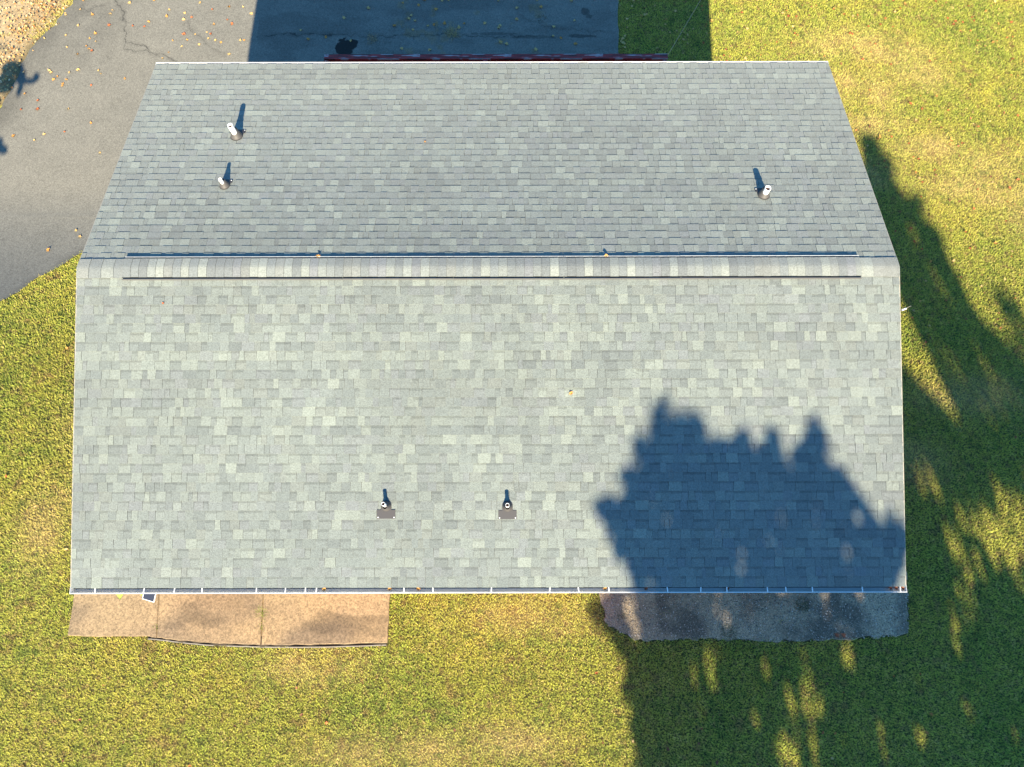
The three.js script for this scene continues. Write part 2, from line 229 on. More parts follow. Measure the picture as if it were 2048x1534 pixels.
// shingles: laminated tabs of uneven width and tone, course by course
const tones = [[.322, .344, .302], [.272, .294, .268], [.236, .256, .243], [.212, .232, .225], [.186, .202, .199], [.232, .244, .248], [.244, .256, .234]];
const pick = (r, w) => { let v = r() * w.reduce((a, b) => a + b); for (let i = 0; i < w.length; i++) if ((v -= w[i]) < 0) return i; return 0; };
const N = 34, EXP = SLOPE / N; const pieces = [];
for (const side of [1, -1]) {
  const r = rng(side > 0 ? 101 : 202);
  for (let k = 0; k < N; k++) {
    const s0 = k * EXP - (k ? 0 : .02); let x = XL - .06 * r(), high = r() < .5, base = pick(r, [1, 3, 4, 4, 2, 2, 2]), until = 0;
    while (x < XR) {
      let w = high ? .075 + .14 * r() : .06 + .155 * r(); let a = Math.max(x, XL), b = Math.min(x + w, XR); if (XR - b < .03) b = XR; if (a === XL && b - a < .06) { b = XL + .07 + .06 * r(); w = b - x; }
      if (x > until) { base = pick(r, [1, 4, 5, 4, 2, 2, 2]); until = x + 1; }
      let tone = tones[high ? pick(r, [2.6, 5, 5, 3, 1, 2, 2]) : pick(r, [.5, 2, 5, 6, 3.5, 3, 1.5])]; tone = mix3(tone, tones[base], .33);
      const j = .95 + .1 * r(), patch = .86 + .16 * fbm(a * .6, s0 * .7 + side * 9, 15, 3) + .12 * fbm(a * 2.6, s0 * .35 + side * 5, 16, 3); tone = tone.map((v, q) => v * j * patch * [.87, .91, .89][q]);
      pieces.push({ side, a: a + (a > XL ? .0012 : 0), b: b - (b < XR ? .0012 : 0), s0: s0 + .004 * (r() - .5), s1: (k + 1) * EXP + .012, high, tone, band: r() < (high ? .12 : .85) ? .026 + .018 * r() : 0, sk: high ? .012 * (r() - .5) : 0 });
      x += w; high = r() < .86 ? !high : high;
    }
  }
}
function pieceArrays(p, o) {
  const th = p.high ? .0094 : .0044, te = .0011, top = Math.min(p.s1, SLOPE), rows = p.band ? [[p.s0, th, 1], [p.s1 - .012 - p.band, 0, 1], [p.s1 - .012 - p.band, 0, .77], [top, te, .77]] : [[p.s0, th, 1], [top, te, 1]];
  const H = (s) => lerp(th, te, clamp((s - p.s0) / (p.s1 - p.s0)));
  const v = (x, s, h, k) => { o.pos.push(...place(p.side, x, s, h)); o.uv.push(x, s + (p.side > 0 ? 0 : 3.3)); o.col.push(p.tone[0] * k, p.tone[1] * k, p.tone[2] * k); };
  const quad = (A, B, C, D) => { const Q = p.side > 0 ? [A, B, C, A, C, D] : [A, C, B, A, D, C]; for (const e of Q) v(...e); };
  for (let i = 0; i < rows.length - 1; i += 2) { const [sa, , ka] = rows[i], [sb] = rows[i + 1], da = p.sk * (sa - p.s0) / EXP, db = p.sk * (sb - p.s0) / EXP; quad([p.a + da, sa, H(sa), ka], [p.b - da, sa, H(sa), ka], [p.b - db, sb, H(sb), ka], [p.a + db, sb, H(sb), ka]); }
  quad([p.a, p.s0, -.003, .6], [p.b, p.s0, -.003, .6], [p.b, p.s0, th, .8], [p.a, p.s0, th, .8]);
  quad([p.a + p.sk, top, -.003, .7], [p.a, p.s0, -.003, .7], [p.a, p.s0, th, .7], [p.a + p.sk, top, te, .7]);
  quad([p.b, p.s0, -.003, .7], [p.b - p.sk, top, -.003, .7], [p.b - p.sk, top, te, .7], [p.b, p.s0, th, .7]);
}
{
  const eye = camera.position; for (const p of pieces) { const c = V(...place(p.side, (p.a + p.b) / 2, (p.s0 + p.s1) / 2, 0)), d = eye.clone().sub(c), n = V(0, COS, p.side * SIN); p.size = (p.b - p.a) * n.dot(d) / d.length() ** 3; }
  const big = new Set([...pieces].sort((a, b) => b.size - a.size).slice(0, 300));
  for (const side of [1, -1]) {
    const o = { pos: [], uv: [], col: [] };
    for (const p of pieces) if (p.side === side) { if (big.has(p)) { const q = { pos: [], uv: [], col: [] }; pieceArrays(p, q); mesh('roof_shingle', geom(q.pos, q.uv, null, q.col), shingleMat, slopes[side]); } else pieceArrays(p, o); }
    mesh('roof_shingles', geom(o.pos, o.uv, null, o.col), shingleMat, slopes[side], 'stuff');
  }
}

// ridge: raised vent under bent cap shingles
{
  const vent = new THREE.Group(); vent.name = 'ridge_vent'; house.add(vent);
  const yR = EAVE + RISE, x0 = -5.98, x1 = 5.37, r = rng(303), HW = .168;
  const prof = (d, lift) => { const a = Math.abs(d); return yR - .25 * (Math.sqrt(a * a + .035 * .035) - .012) + lift; };   // rounded over the ridge
  const cap = (xa, xb, lift, hw, tone) => {
    const pos = [], uv = [], col = [], n = 10, V3 = (x, d, h, k) => { pos.push(x, h, ZR + d); uv.push(d + 7, x); col.push(tone[0] * k, tone[1] * k, tone[2] * k); }, Q = (A, B, C, D) => { for (const e of [A, B, C, A, C, D]) V3(...e); };
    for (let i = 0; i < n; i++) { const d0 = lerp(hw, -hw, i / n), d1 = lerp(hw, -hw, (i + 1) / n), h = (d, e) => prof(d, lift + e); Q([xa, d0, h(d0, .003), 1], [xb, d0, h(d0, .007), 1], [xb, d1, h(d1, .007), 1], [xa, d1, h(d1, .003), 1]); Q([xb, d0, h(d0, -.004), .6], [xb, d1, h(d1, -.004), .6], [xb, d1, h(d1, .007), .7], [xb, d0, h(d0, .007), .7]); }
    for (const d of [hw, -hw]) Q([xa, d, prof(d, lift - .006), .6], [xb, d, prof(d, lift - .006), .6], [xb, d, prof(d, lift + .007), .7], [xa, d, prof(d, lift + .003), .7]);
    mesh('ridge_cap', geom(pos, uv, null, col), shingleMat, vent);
  };
  let x = XL; const put = (w, lift, hw) => { const xb = Math.min(x + w, XR), t = mix3(tones[pick(r, [4, 4, 3, 3, 4, 2, 4])], tones[2], .12), j = .93 + .14 * r(); cap(x, xb - (xb < XR ? .0035 : 0), lift, hw + .006 * (r() - .5), t.map((v) => v * j)); x = xb; };
  while (x < x0 - .02) put(Math.min(.19, x0 - x), .012, .16);
  while (x < x1 - .02) put(Math.min(.125 + .012 * r(), x1 - x), .034, HW - .014);
  while (x < XR - .005) put(Math.min(.19, XR - x), .012, .16);
  // vent body and its upturned lips
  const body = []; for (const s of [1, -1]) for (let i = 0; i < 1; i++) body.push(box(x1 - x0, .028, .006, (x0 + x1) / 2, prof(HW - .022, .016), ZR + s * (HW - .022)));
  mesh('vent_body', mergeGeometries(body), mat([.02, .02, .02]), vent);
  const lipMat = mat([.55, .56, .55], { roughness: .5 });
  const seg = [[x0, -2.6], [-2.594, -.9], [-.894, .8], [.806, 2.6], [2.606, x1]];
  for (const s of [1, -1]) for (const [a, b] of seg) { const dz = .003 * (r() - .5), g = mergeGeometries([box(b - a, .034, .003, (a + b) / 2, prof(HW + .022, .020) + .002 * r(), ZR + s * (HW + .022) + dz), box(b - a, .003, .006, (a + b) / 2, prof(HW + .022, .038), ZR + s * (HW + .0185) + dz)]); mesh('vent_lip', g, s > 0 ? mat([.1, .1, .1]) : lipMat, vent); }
}

// rakes, fascia, soffit and the brick-red walls below
const white = mat([.78, .78, .76], { roughness: .45 }), cream = mat([.34, .31, .25], { roughness: .6 });
for (const [x, s] of [[XL, -1], [XR, 1]]) for (const side of [1, -1]) {
  const a = [], P = (x2, s2, h) => a.push(...place(side, x2, s2, h)), xi = x - s * .006, xo = x + s * .007, q = (A, B, C, D) => { P(...A); P(...B); P(...C); P(...A); P(...C); P(...D); }, L = SLOPE, t0 = -.17, t1 = .004;
  q([xi, 0, t1], [xo, 0, t1], [xo, L, t1], [xi, L, t1]); q([xo, 0, t0], [xo, L, t0], [xo, L, t1], [xo, 0, t1]); q([xi, 0, t0], [xi, L, t0], [xi, L, t1], [xi, 0, t1]); q([xi, 0, t0], [xo, 0, t0], [xo, 0, t1], [xi, 0, t1]); q([xi, 0, t0], [xo, 0, t0], [xo, L, t0], [xi, L, t0]);
  mesh('rake_board', geom(a), cream, house);
}
{
  const wallMat = new THREE.MeshStandardMaterial({ color: new THREE.Color().setRGB(.3, .1, .07), roughness: .9, bumpMap: granuleB, bumpScale: .003 });
  const wx0 = XL + .32, wx1 = XR - .32, wf = ZF - .4, wb = ZB + .4, T = .16, y0 = -2.7, y1 = EAVE - .06;
  mesh('front_wall', box(wx1 - wx0, y1 - y0, T, (wx0 + wx1) / 2, (y0 + y1) / 2, wf), wallMat, house);
  mesh('rear_wall', box(wx1 - wx0, y1 - y0, T, (wx0 + wx1) / 2, (y0 + y1) / 2, wb), wallMat, house);
  for (const [x, s] of [[wx0, 1], [wx1, -1]]) { const sh = new THREE.Shape([[wf - T / 2, y0], [wf - T / 2, y1], [ZR, y1 + RISE - .12], [wb + T / 2, y1], [wb + T / 2, y0]].map(([z, y]) => new THREE.Vector2(-z, y))); const g = new THREE.ExtrudeGeometry(sh, { depth: T, bevelEnabled: false }); g.rotateY(Math.PI / 2); g.translate(s > 0 ? x : x - T, 0, 0); mesh('gable_wall', g, wallMat, house); }
  mesh('soffit', mergeGeometries([box(XR - XL - .04, .012, .36, (XL + XR) / 2, EAVE - .15, ZF - .2), box(XR - XL - .04, .012, .36, (XL + XR) / 2, EAVE - .15, ZB + .2)]), white, house);
  mesh('fascia', mergeGeometries([box(XR - XL - .02, .16, .02, (XL + XR) / 2, EAVE - .09, ZF - .03), box(XR - XL - .02, .16, .02, (XL + XR) / 2, EAVE - .09, ZB + .03)]), white, house);
  const glass = mat([.03, .035, .04], { roughness: .08 });
  const opening = (name, x, y, z, w, h, face) => { const f = mesh(name, mergeGeometries([box(w + .12, .06, .05, x, y + h / 2 + .03, z), box(w + .12, .06, .05, x, y - h / 2 - .03, z), box(.06, h, .05, x - w / 2 - .03, y, z), box(.06, h, .05, x + w / 2 + .03, y, z), box(.03, h, .03, x, y, z)]), white, house); mesh('pane', box(w, h, .01, x, y, z - face * .012), glass, f); };
  for (const x of [-4.6, -1, 4]) opening('window', x, 1.45, wf + .1, 1.1, 1.1, 1); for (const x of [-4.8, -1.6, 4.6]) opening('window', x, 1.5, wb - .1, 1, 1, -1);
  for (const x of [-5.2, 1.7]) { const d = mesh('door', box(.9, 2.02, .05, x + .9, 1.05, wf + .1), mat([.5, .47, .4]), house); mesh('handle', new THREE.SphereGeometry(.03, 12, 8).translate(x + 1.25, 1.0, wf + .15), mat([.5, .4, .2], { metalness: 1, roughness: .3 }), d); }
  for (const x of [-2.2, 1.2]) { const d = mesh('garage_door', box(2.6, 2.1, .05, x, -1.33, wb - .1), white, house); mesh('door_panel', mergeGeometries([0, 1, 2, 3].flatMap((k) => [0, 1, 2, 3].map((i) => box(.54, .38, .012, x - .93 + i * .62, -2.12 + k * .52, wb - .131)))), white, d); }
}

// gutters with hangers
{
  const inner = mat([.42, .41, .40], { roughness: .6 }), backStripMat = mat([.05, .045, .04]);
  const gutter = (z0, dir, spikes, hang, label) => {
    // K-style section, out from the fascia
    const sec = [[0, .010], [0, -.088], [.092, -.088], [.100, -.06], [.116, -.036], [.116, .002], [.107, .002], [.107, -.001], [.1135, -.001], [.1135, -.034], [.097, -.057], [.089, -.085], [.003, -.085], [.003, .010]];
    const sh = new THREE.Shape(sec.map(([u, v]) => new THREE.Vector2(dir * u, v))), g = new THREE.ExtrudeGeometry(sh, { depth: XR - XL + .02, bevelEnabled: false }); g.rotateY(-Math.PI / 2); g.translate(XR + .01, EAVE - .012, z0);
    const go = mesh('gutter', g, white, house); go.userData.label = label;
    for (const x of [XL - .009, XR + .009]) mesh('end_cap', (() => { const e = new THREE.ExtrudeGeometry(new THREE.Shape(sec.slice(0, 6).map(([u, v]) => new THREE.Vector2(dir * u, v))), { depth: .004, bevelEnabled: false }); e.rotateY(-Math.PI / 2); e.translate(x + .002, EAVE - .011, z0); return e; })(), white, go);
    mesh('gutter_floor', box(XR - XL, .003, .045, (XL + XR) / 2, EAVE - .012 - .083, z0 + dir * .066), inner, go); mesh('gutter_back_strip', box(XR - XL, .012, .04, (XL + XR) / 2, EAVE - .012 - .079, z0 + dir * .023), backStripMat, go);  // pale grey floor in front, near-black strip along the back half
    const r = rng(44); for (const x of hang) { const h = box(.016, .004, .108, 0, 0, 0); h.rotateY(.25 * (r() - .5)); h.translate(x, EAVE - .006, z0 + dir * .056); mesh('gutter_hanger', h, white, go); }
  };
  const px = [189, 287, 348, 403, 512, 570, 610, 632, 807, 865, 982, 1099, 1156, 1217, 1334, 1401, 1453, 1534, 1571, 1624, 1724, 1800].map((u) => (u - 1024) * .00757);
  gutter(ZF - .012, 1, 0, px, 'open white gutter along the front eave'); gutter(ZB + .044, -1, 0, [], 'white gutter along the rear eave');
}

// plumbing vents
const pvc = mat([.82, .82, .80], { roughness: .4 }), boot = mat([.075, .069, .066], { roughness: .6 }), plateM = mat([.042, .040, .043], { roughness: .6 }), hole = mat([.12, .05, .03]);
function vent(side, x, z, h, rp, rb, tilt, label) {
  const s = side > 0 ? (ZF - z) / COS : (z - ZB) / COS, g = new THREE.Group(); g.name = 'plumbing_vent'; g.userData.label = label; house.add(g);
  const base = V(...place(side, x, s, .0118)); g.position.copy(base);
  const lay = (geo) => { geo.rotateX(side > 0 ? Math.atan(.25) : -Math.atan(.25)); return geo; };   // lay flat things on the slope
  const w = rb * (side > 0 ? 1.78 : 1.3), sh = new THREE.Shape(), low = rb * (side > 0 ? 2.45 : 1.6); // plate: lower tongue exposed, rounded upper part round the boot
  sh.moveTo(-w, -low); sh.lineTo(w, -low); sh.lineTo(w, -rb * .75); sh.lineTo(rb * 1.02, -rb * .75); sh.lineTo(rb * 1.02, rb * .1); sh.absarc(0, rb * .1, rb * 1.02, 0, Math.PI, false); sh.lineTo(-rb * 1.02, -rb * .75); sh.lineTo(-w, -rb * .75); sh.closePath();
  const pg = new THREE.ExtrudeGeometry(sh, { depth: .004, bevelEnabled: true, bevelThickness: .001, bevelSize: .0015, bevelSegments: 1, curveSegments: 20 }); pg.rotateX(-Math.PI / 2); if (side < 0) pg.rotateY(Math.PI); mesh('base_plate', lay(pg), plateM, g);
  const L = rb, lathe = new THREE.LatheGeometry([[L, 0], [L * .99, .012], [L * .86, .03], [L * .74, .055], [L * .66, .075], [L * .64, .082], [L * .55, .086], [L * .54, .1], [rp + .012, .104], [rp + .004, .118], [rp, .119]].map(([a, b]) => new THREE.Vector2(a, b * (rb / .078))), 28); lathe.scale(1, 1, 1); const bt = mesh('boot', lay(lathe), boot, g); void bt;
  const c0 = new THREE.LatheGeometry([[rp * .8, -.05], [rp * .8, h], [rp * .88, h + .003], [rp * .97, h + .002], [rp, h - .004], [rp, -.05]].map(([a, b]) => new THREE.Vector2(a, b)), 24);
  c0.rotateZ(tilt[0]); c0.rotateX(tilt[1]); const pp = mesh('pipe', c0, pvc, g);
  const ho = new THREE.CircleGeometry(rp * .8, 20); ho.rotateX(-Math.PI / 2); ho.translate(0, h - .05, 0); ho.rotateZ(tilt[0]); ho.rotateX(tilt[1]); mesh('pipe_bore', ho, hole, pp);
  for (const sx of [-1, 1]) { const n = new THREE.CylinderGeometry(.009, .01, .004, 10); n.translate(sx * (w - .016), .007, side * (low - .018)); mesh('nail_head', lay(n), white, g); }
}
vent(-1, -4.79, -7.56, .30, .048, .102, [.0, 0], 'tall white vent pipe at upper left of the rear slope');
vent(-1, -4.76, -6.41, .19, .031, .082, [.02, .02], 'short white vent pipe nearer the ridge on the left');
vent(-1, 4.14, -6.18, .21, .05, .094, [0, 0], 'white vent pipe at the right of the rear slope');
vent(1, -1.915, -1.19, .20, .030, .077, [.07, -.05], 'left vent pipe low on the front slope');
vent(1, -.072, -1.18, .20, .030, .077, [0, 0], 'right vent pipe low on the front slope');

{ // conduit stub on the right gable, pale with dark bands
  const g = new THREE.Group(); g.name = 'wall_bracket'; g.userData.label = 'white banded pole stub poking out from the right gable'; house.add(g);
  const a = V(XR - .35, EAVE + .66, -4.0), b = V(XR + .24, EAVE + .78, -4.2), d = b.clone().sub(a), L = d.length(); d.normalize(); const rot = new THREE.Quaternion().setFromUnitVectors(V(0, 1, 0), d);
  const cyl = (r, t0, t1) => { const c = new THREE.CylinderGeometry(r, r, L * (t1 - t0), 12); c.applyQuaternion(rot); const p = a.clone().addScaledVector(d, L * (t0 + t1) / 2); c.translate(p.x, p.y, p.z); return c; };
  mesh('pole', mergeGeometries([cyl(.013, 0, .8), cyl(.014, .88, 1)]), white, g); mesh('band', mergeGeometries([cyl(.015, .8, .88), cyl(.015, .62, .68)]), mat([.02, .02, .025]), g); const f = cyl(.009, .25, .8); f.translate(0, -.02, -.028); mesh('dark_cable', f, mat([.012, .012, .02]), g);
  const w = tube([b.clone(), b.clone().add(V(.05, .01, -.03)), b.clone().add(V(.09, -.02, -.05))], .006, 8, 6); mesh('tip', w, mat([.2, .2, .14]), g);
}

// ---------------------------------------------------------------- red balcony at the back
{
  const flake = tex(512, (i, j) => { const x = i / 30, z = j / 30; let c = [.34, .035, .035]; const f = fbm(x * .35, z * 1.6, 91, 4); c = mix3(c, [.4, .36, .36], sstep(.6, .66, f)); c = mix3(c, [.03, .022, .022], sstep(.47, .4, f) * .8); return c.map((v) => v * (.85 + .3 * noise(i / 3, j / 3, 5))); }, true); flake.repeat.set(1, 1);
  const red = mat([.34, .028, .028], { roughness: .7 }), cap = new THREE.MeshStandardMaterial({ map: flake, roughness: .8 });
  const b = thing('red_balcony', [0, 0, 0], 'peeling dark red wooden balcony railing behind the rear eave', 'balcony');
  const x0 = -3.68, x1 = 3.06, z1 = -10.14, yT = EAVE - .6, yD = 0, zb = ZB + .3;
  const rail = (xa, xb) => { const g = box(xb - xa, .035, .11, (xa + xb) / 2, yT, z1); const p = g.attributes.position, u = g.attributes.uv; for (let i = 0; i < p.count; i++) u.setXY(i, p.getX(i) * .55, p.getZ(i) * 1.4); return g; };
  mesh('top_rail', rail(x0 - .04, -.52), cap, b); mesh('top_rail', rail(-.516, x1 + .05), cap, b);
  for (const y of [yT - .12, yT - .34, yT - .56, yT - .78]) mesh('rail_board', box(x1 - x0, .14, .025, (x0 + x1) / 2, y, z1 + .02), red, b);
  for (const x of [x0, -.52, x1 - .02]) { mesh('post', box(.1, yT + 2.6, .1, x, (yT - 2.6) / 2 - .02, z1 - .036 + .02), red, b); }
  for (const x of [x0, x1 - .02]) mesh('side_rail', box(.09, .035, zb - z1 - .1, x, yT - .002, (zb + z1) / 2 + .04), cap, b);
  mesh('side_rail', box(.09, .035, .55, -.52, yT - .003, z1 + .33), red, b);
  for (let i = 0; i < 6; i++) mesh('deck_board', box(x1 - x0, .035, .13, (x0 + x1) / 2, yD, z1 + .1 + i * .137), red, b);
  mesh('joist', mergeGeometries([-3.4, -2, -.5, 1, 2.7].map((x) => box(.05, .14, zb - z1 - .1, x, yD - .09, (zb + z1) / 2))), red, b);
  const rope = tube([0, .25, .5, .75, 1].map((t) => V(lerp(x1 + .04, 5.75, t), lerp(yT + .02, -2.38, t), lerp(z1, -16.6, t))), .007, 50, 6);
  tag(mesh('rope', rope, mat([.33, .26, .15])), 'tan rope running from the red balcony corner down to the lawn', 'rope');
}

// ---------------------------------------------------------------- solar light and plant below the front gutter
{
  const g = thing('solar_light', [-5.64, EAVE - .32, .06], 'small solar panel with white frame showing below the left gutter', 'solar light');
  const lay = (q) => { q.rotateX(.35); q.rotateY(-.28); q.translate(0, 0, .05); return q; };
  mesh('frame', lay(mergeGeometries([box(.20, .012, .009, 0, 0, .0855), box(.20, .012, .009, 0, 0, -.0855), box(.009, .012, .162, .0955, 0, 0), box(.009, .012, .162, -.0955, 0, 0), box(.2, .006, .17, 0, -.009, 0)])), white, g);
  mesh('solar_panel', lay(box(.182, .006, .162, 0, .001, 0)), mat([.035, .04, .06], { roughness: .2 }), g);
  mesh('bracket', mergeGeometries([box(.03, .03, .45, 0, -.05, -.18), box(.08, .1, .02, 0, -.05, -.4)]), white, g);
}
{
  const g = thing('climbing_plant', [-6.25, 0, -.1], 'bright green leaf tips of a plant below the left gutter end', 'plant'); const r = rng(71);
  mesh('stem', mergeGeometries([tube([V(0, .05, 0), V(.05, .8, .05), V(-.02, 1.5, .0), V(.06, 2.05, .02)], .012, 20, 6), tube([V(.04, 1.0, .05), V(.3, 1.5, .05), V(.5, 1.95, .05)], .009, 14, 6), tube([V(0, 1.3, 0), V(-.2, 1.7, .05), V(-.25, 2.0, .06)], .009, 12, 6)]), mat([.1, .09, .04]), g);
  const lg = (L) => { const p = [], id = [], n = 6; for (let i = 0; i <= n; i++) { const t = i / n, w = L * .36 * Math.sin(Math.PI * Math.pow(t, .7)) * (1 - t * .15), y = -.12 * L * t * t; p.push(-w, y + .02, L * t, 0, y, L * t, w, y + .02, L * t); if (i < n) { const a = i * 3; id.push(a, a + 3, a + 1, a + 1, a + 3, a + 4, a + 1, a + 4, a + 2, a + 2, a + 4, a + 5); } } return geom(p, null, id); };
  const lm = mat([.26, .34, .05], { roughness: .6 }); const spots = [[-.02, 1.98, .1, .0], [.30, 1.9, .1, .1], [.36, 1.95, .06, .5], [-.25, 1.95, .04, -.7], [.08, 2.0, .0, 1.6], [.45, 1.8, -.02, 1.2], [.1, 1.4, .05, .3], [-.15, 1.6, .05, -.4], [.3, 1.45, .05, .6], [0, .9, .05, 0]];
  for (const [x, y, z, a] of spots) { const q = lg(.15 + .05 * r()); q.rotateX(.25); q.rotateY(a); q.translate(x, y, z); mesh('leaf', q, lm, g); }
}

// ---------------------------------------------------------------- grass, litter, fallen leaves, weeds
const blades = (n, hMin, hMax, spread, w, seed, lean) => { const r = rng(seed), pos = [], idx = []; for (let i = 0; i < n; i++) { const a = r() * 6.283, d = spread * Math.sqrt(r()), bx = Math.cos(a) * d, bz = Math.sin(a) * d, t = r() * 6.283, l = lean[0] + (lean[1] - lean[0]) * r(), h = lerp(hMin, hMax, r()), dx = Math.cos(t), dz = Math.sin(t), px = -dz * w / 2, pz = dx * w / 2, o = pos.length / 3; const y1 = h * .62, r1 = h * l * .4, r2 = h * l; pos.push(bx - px, -.01, bz - pz, bx + px, -.01, bz + pz, bx + dx * r1 + px * .8, y1, bz + dz * r1 + pz * .8, bx + dx * r1 - px * .8, y1, bz + dz * r1 - pz * .8, bx + dx * r2, h * (1 - .3 * l), bz + dz * r2); idx.push(o, o + 1, o + 2, o, o + 2, o + 3, o + 3, o + 2, o + 4); } return geom(pos, null, idx); };
{
  const g = blades(8, .015, .04, .024, .0065, 9, [.4, 1.3]), gm = mat([1, 1, 1], { roughness: .8 }), M = [], C = [], r = rng(91), q = new THREE.Object3D();
  const houseHide = (x, z) => x > XL + .5 && x < XR - .5 && z > ZB + .2 && z < ZF - .45;
  const step = .0305;
  for (let z = -19.5; z < 8; z += step) for (let x = -19; x < 19; x += step) {
    const X = x + step * (r() - .5) * 1.6, Z = z + step * (r() - .5) * 1.6; const r1 = r();
    if (houseHide(X, Z) || onDrive(X, Z, -.0 + .05 * r1)) continue; const far = Math.max(Math.abs(X) - 10.2 - (4 - Z) * .29, Z - 4.4, -17.2 - Z); if (far > 0 && (far > 4 || r() < .55)) continue;
    if (Z > -.4 && Z < 1.2) { if (inPoly(slabPoly, X, Z) || (inPoly(bedPoly, X, Z) && !(r1 < .035 && fbm(X * 2, Z * 2, 17, 2) > .57))) continue; if (X > -6.7 && X < -2.25 && Z > .8 && Z < 1.06 && Math.abs(Z - along([[-6.66, .885], [-6.08, .945], [-5.52, .995], [-4.42, 1.03], [-2.3, 1.0]], X)) < .03) continue; }
    const li = litter(X, Z); if (li > .02 && Math.hypot(X + 13.6, Z + 13.5) < .9 + .3 * r1) continue; if (li > .05 && r1 < li * (.55 + .9 * fbm(X * .9, Z * .9, 66, 3))) continue;
    const c = grassColor(X, Z, r); M.push(X, gy(X, Z), Z, r() * 6.283, (far > 0 ? 1.5 : 1) * (.75 + .6 * r())); C.push(...(li > .3 ? mix3(c, G.tan, .45) : c));
  }
  const n = M.length / 5, im = new THREE.InstancedMesh(g, gm, n), col = new THREE.Color();
  for (let i = 0; i < n; i++) { q.position.set(M[i * 5], M[i * 5 + 1], M[i * 5 + 2]); q.rotation.set(0, M[i * 5 + 3], 0); const s = M[i * 5 + 4]; q.scale.set(s, s, s); q.updateMatrix(); im.setMatrixAt(i, q.matrix); col.setRGB(C[i * 3], C[i * 3 + 1], C[i * 3 + 2]); im.setColorAt(i, col); }
  console.log('grass tufts', n); im.name = 'grass'; im.castShadow = im.receiveShadow = true; tag(im, 'short yellow green grass of the mown lawn', 'grass', null, 'stuff'); scene.add(im);
}
const leafGeo = (seed) => { const r = rng(seed), p = [0, .004, 0], id = [], n = 12; for (let i = 0; i < n; i++) { const a = i / n * 6.283, R = (i % 2 ? .62 : 1) * (.75 + .4 * r()) * (Math.abs(Math.cos(a)) * .3 + .75); p.push(Math.cos(a) * R * .5, .10 + .28 * r() * (i % 3 ? 1 : 1.6) * Math.abs(Math.sin(a + seed)), Math.sin(a) * R * .5); id.push(0, 1 + (i + 1) % n, 1 + i); } return geom(p, null, id); };
const leafGeos = [1, 2, 3, 4].map(leafGeo), leafMats = [[.56, .27, .06], [.62, .40, .14], [.42, .12, .035], [.5, .38, .07], [.27, .09, .04]].map((c) => mat(c, { roughness: .75 }));
{ // the bank of leaves left of the drive
  const r = rng(55), M = [], col = new THREE.Color(), q = new THREE.Object3D(), tints = [[.55, .30, .09], [.62, .42, .18], [.38, .17, .05], [.52, .36, .13], [.28, .15, .06], [.66, .5, .28]];
  while (M.length < 5200) { const z = lerp(-18, -7, r()), x = driveL(z) + .22 - Math.abs(r() + r() - .6) * 3.6; if (r() < litter(x, z) * .95 + .05 && r() < .35 + fbm(x * 1.1, z * 1.1, 68, 3)) M.push([x, z]); }
  const im = new THREE.InstancedMesh(leafGeos[1], mat([1, 1, 1], { roughness: .8 }), M.length);
  M.forEach(([x, z], i) => { q.position.set(x, gy(x, z) + .02 + .035 * r(), z); q.rotation.set(.9 * (r() - .5), r() * 6.28, .9 * (r() - .5)); const s = .03 + .055 * r(); q.scale.set(s, s, s); q.updateMatrix(); im.setMatrixAt(i, q.matrix); const c = tints[Math.floor(r() * 6)], k = .8 + .35 * r(); im.setColorAt(i, col.setRGB(c[0] * k, c[1] * k, c[2] * k)); });
  im.name = 'leaf_litter'; im.castShadow = im.receiveShadow = true; tag(im, 'thick litter of orange and tan leaves left of the driveway', 'leaf litter', null, 'stuff'); scene.add(im);
}
const leafR = rng(404);
function fallen(x, z, h, label, group, tone, size) {
  const m = mesh('fallen_leaf', leafGeos[Math.floor(leafR() * 4)], leafMats[tone ?? Math.floor(leafR() * leafR() * 5)]); m.position.set(x, h, z); const s = size ?? .062 + .05 * leafR(); m.scale.set(s, s, s); m.rotation.set(.3 * (leafR() - .5), leafR() * 6.28, .3 * (leafR() - .5)); return tag(m, label, 'leaf', group);
}
const sunLeaves = [[-12.01, -15.5], [-11.64, -15.31], [-11.98, -14.96], [-12.38, -15.31], [-12.27, -14.63], [-11.12, -14.96], [-11.15, -15.34], [-11.11, -15.47], [-11.46, -14.68], [-11.41, -14.42], [-12.17, -14.23], [-11.55, -14.17], [-11.46, -14.11], [-11.64, -14.27], [-11.84, -14], [-11.59, -14.52], [-10.47, -14.94], [-10.14, -14.91], [-10.04, -15.07], [-9.57, -15.27], [-9.53, -15.47], [-9.08, -15.37], [-9.08, -15.14], [-8.87, -15.22], [-8.71, -14.65], [-9.01, -14.65], [-8.39, -14.72], [-8.28, -14.66], [-8.32, -14.51], [-7.97, -14.38], [-8.12, -14.45], [-7.87, -15.14], [-7.73, -14.99], [-8.33, -15.49], [-8.23, -14.98], [-7.48, -15.57], [-7.23, -15.34], [-7.87, -15.57]];
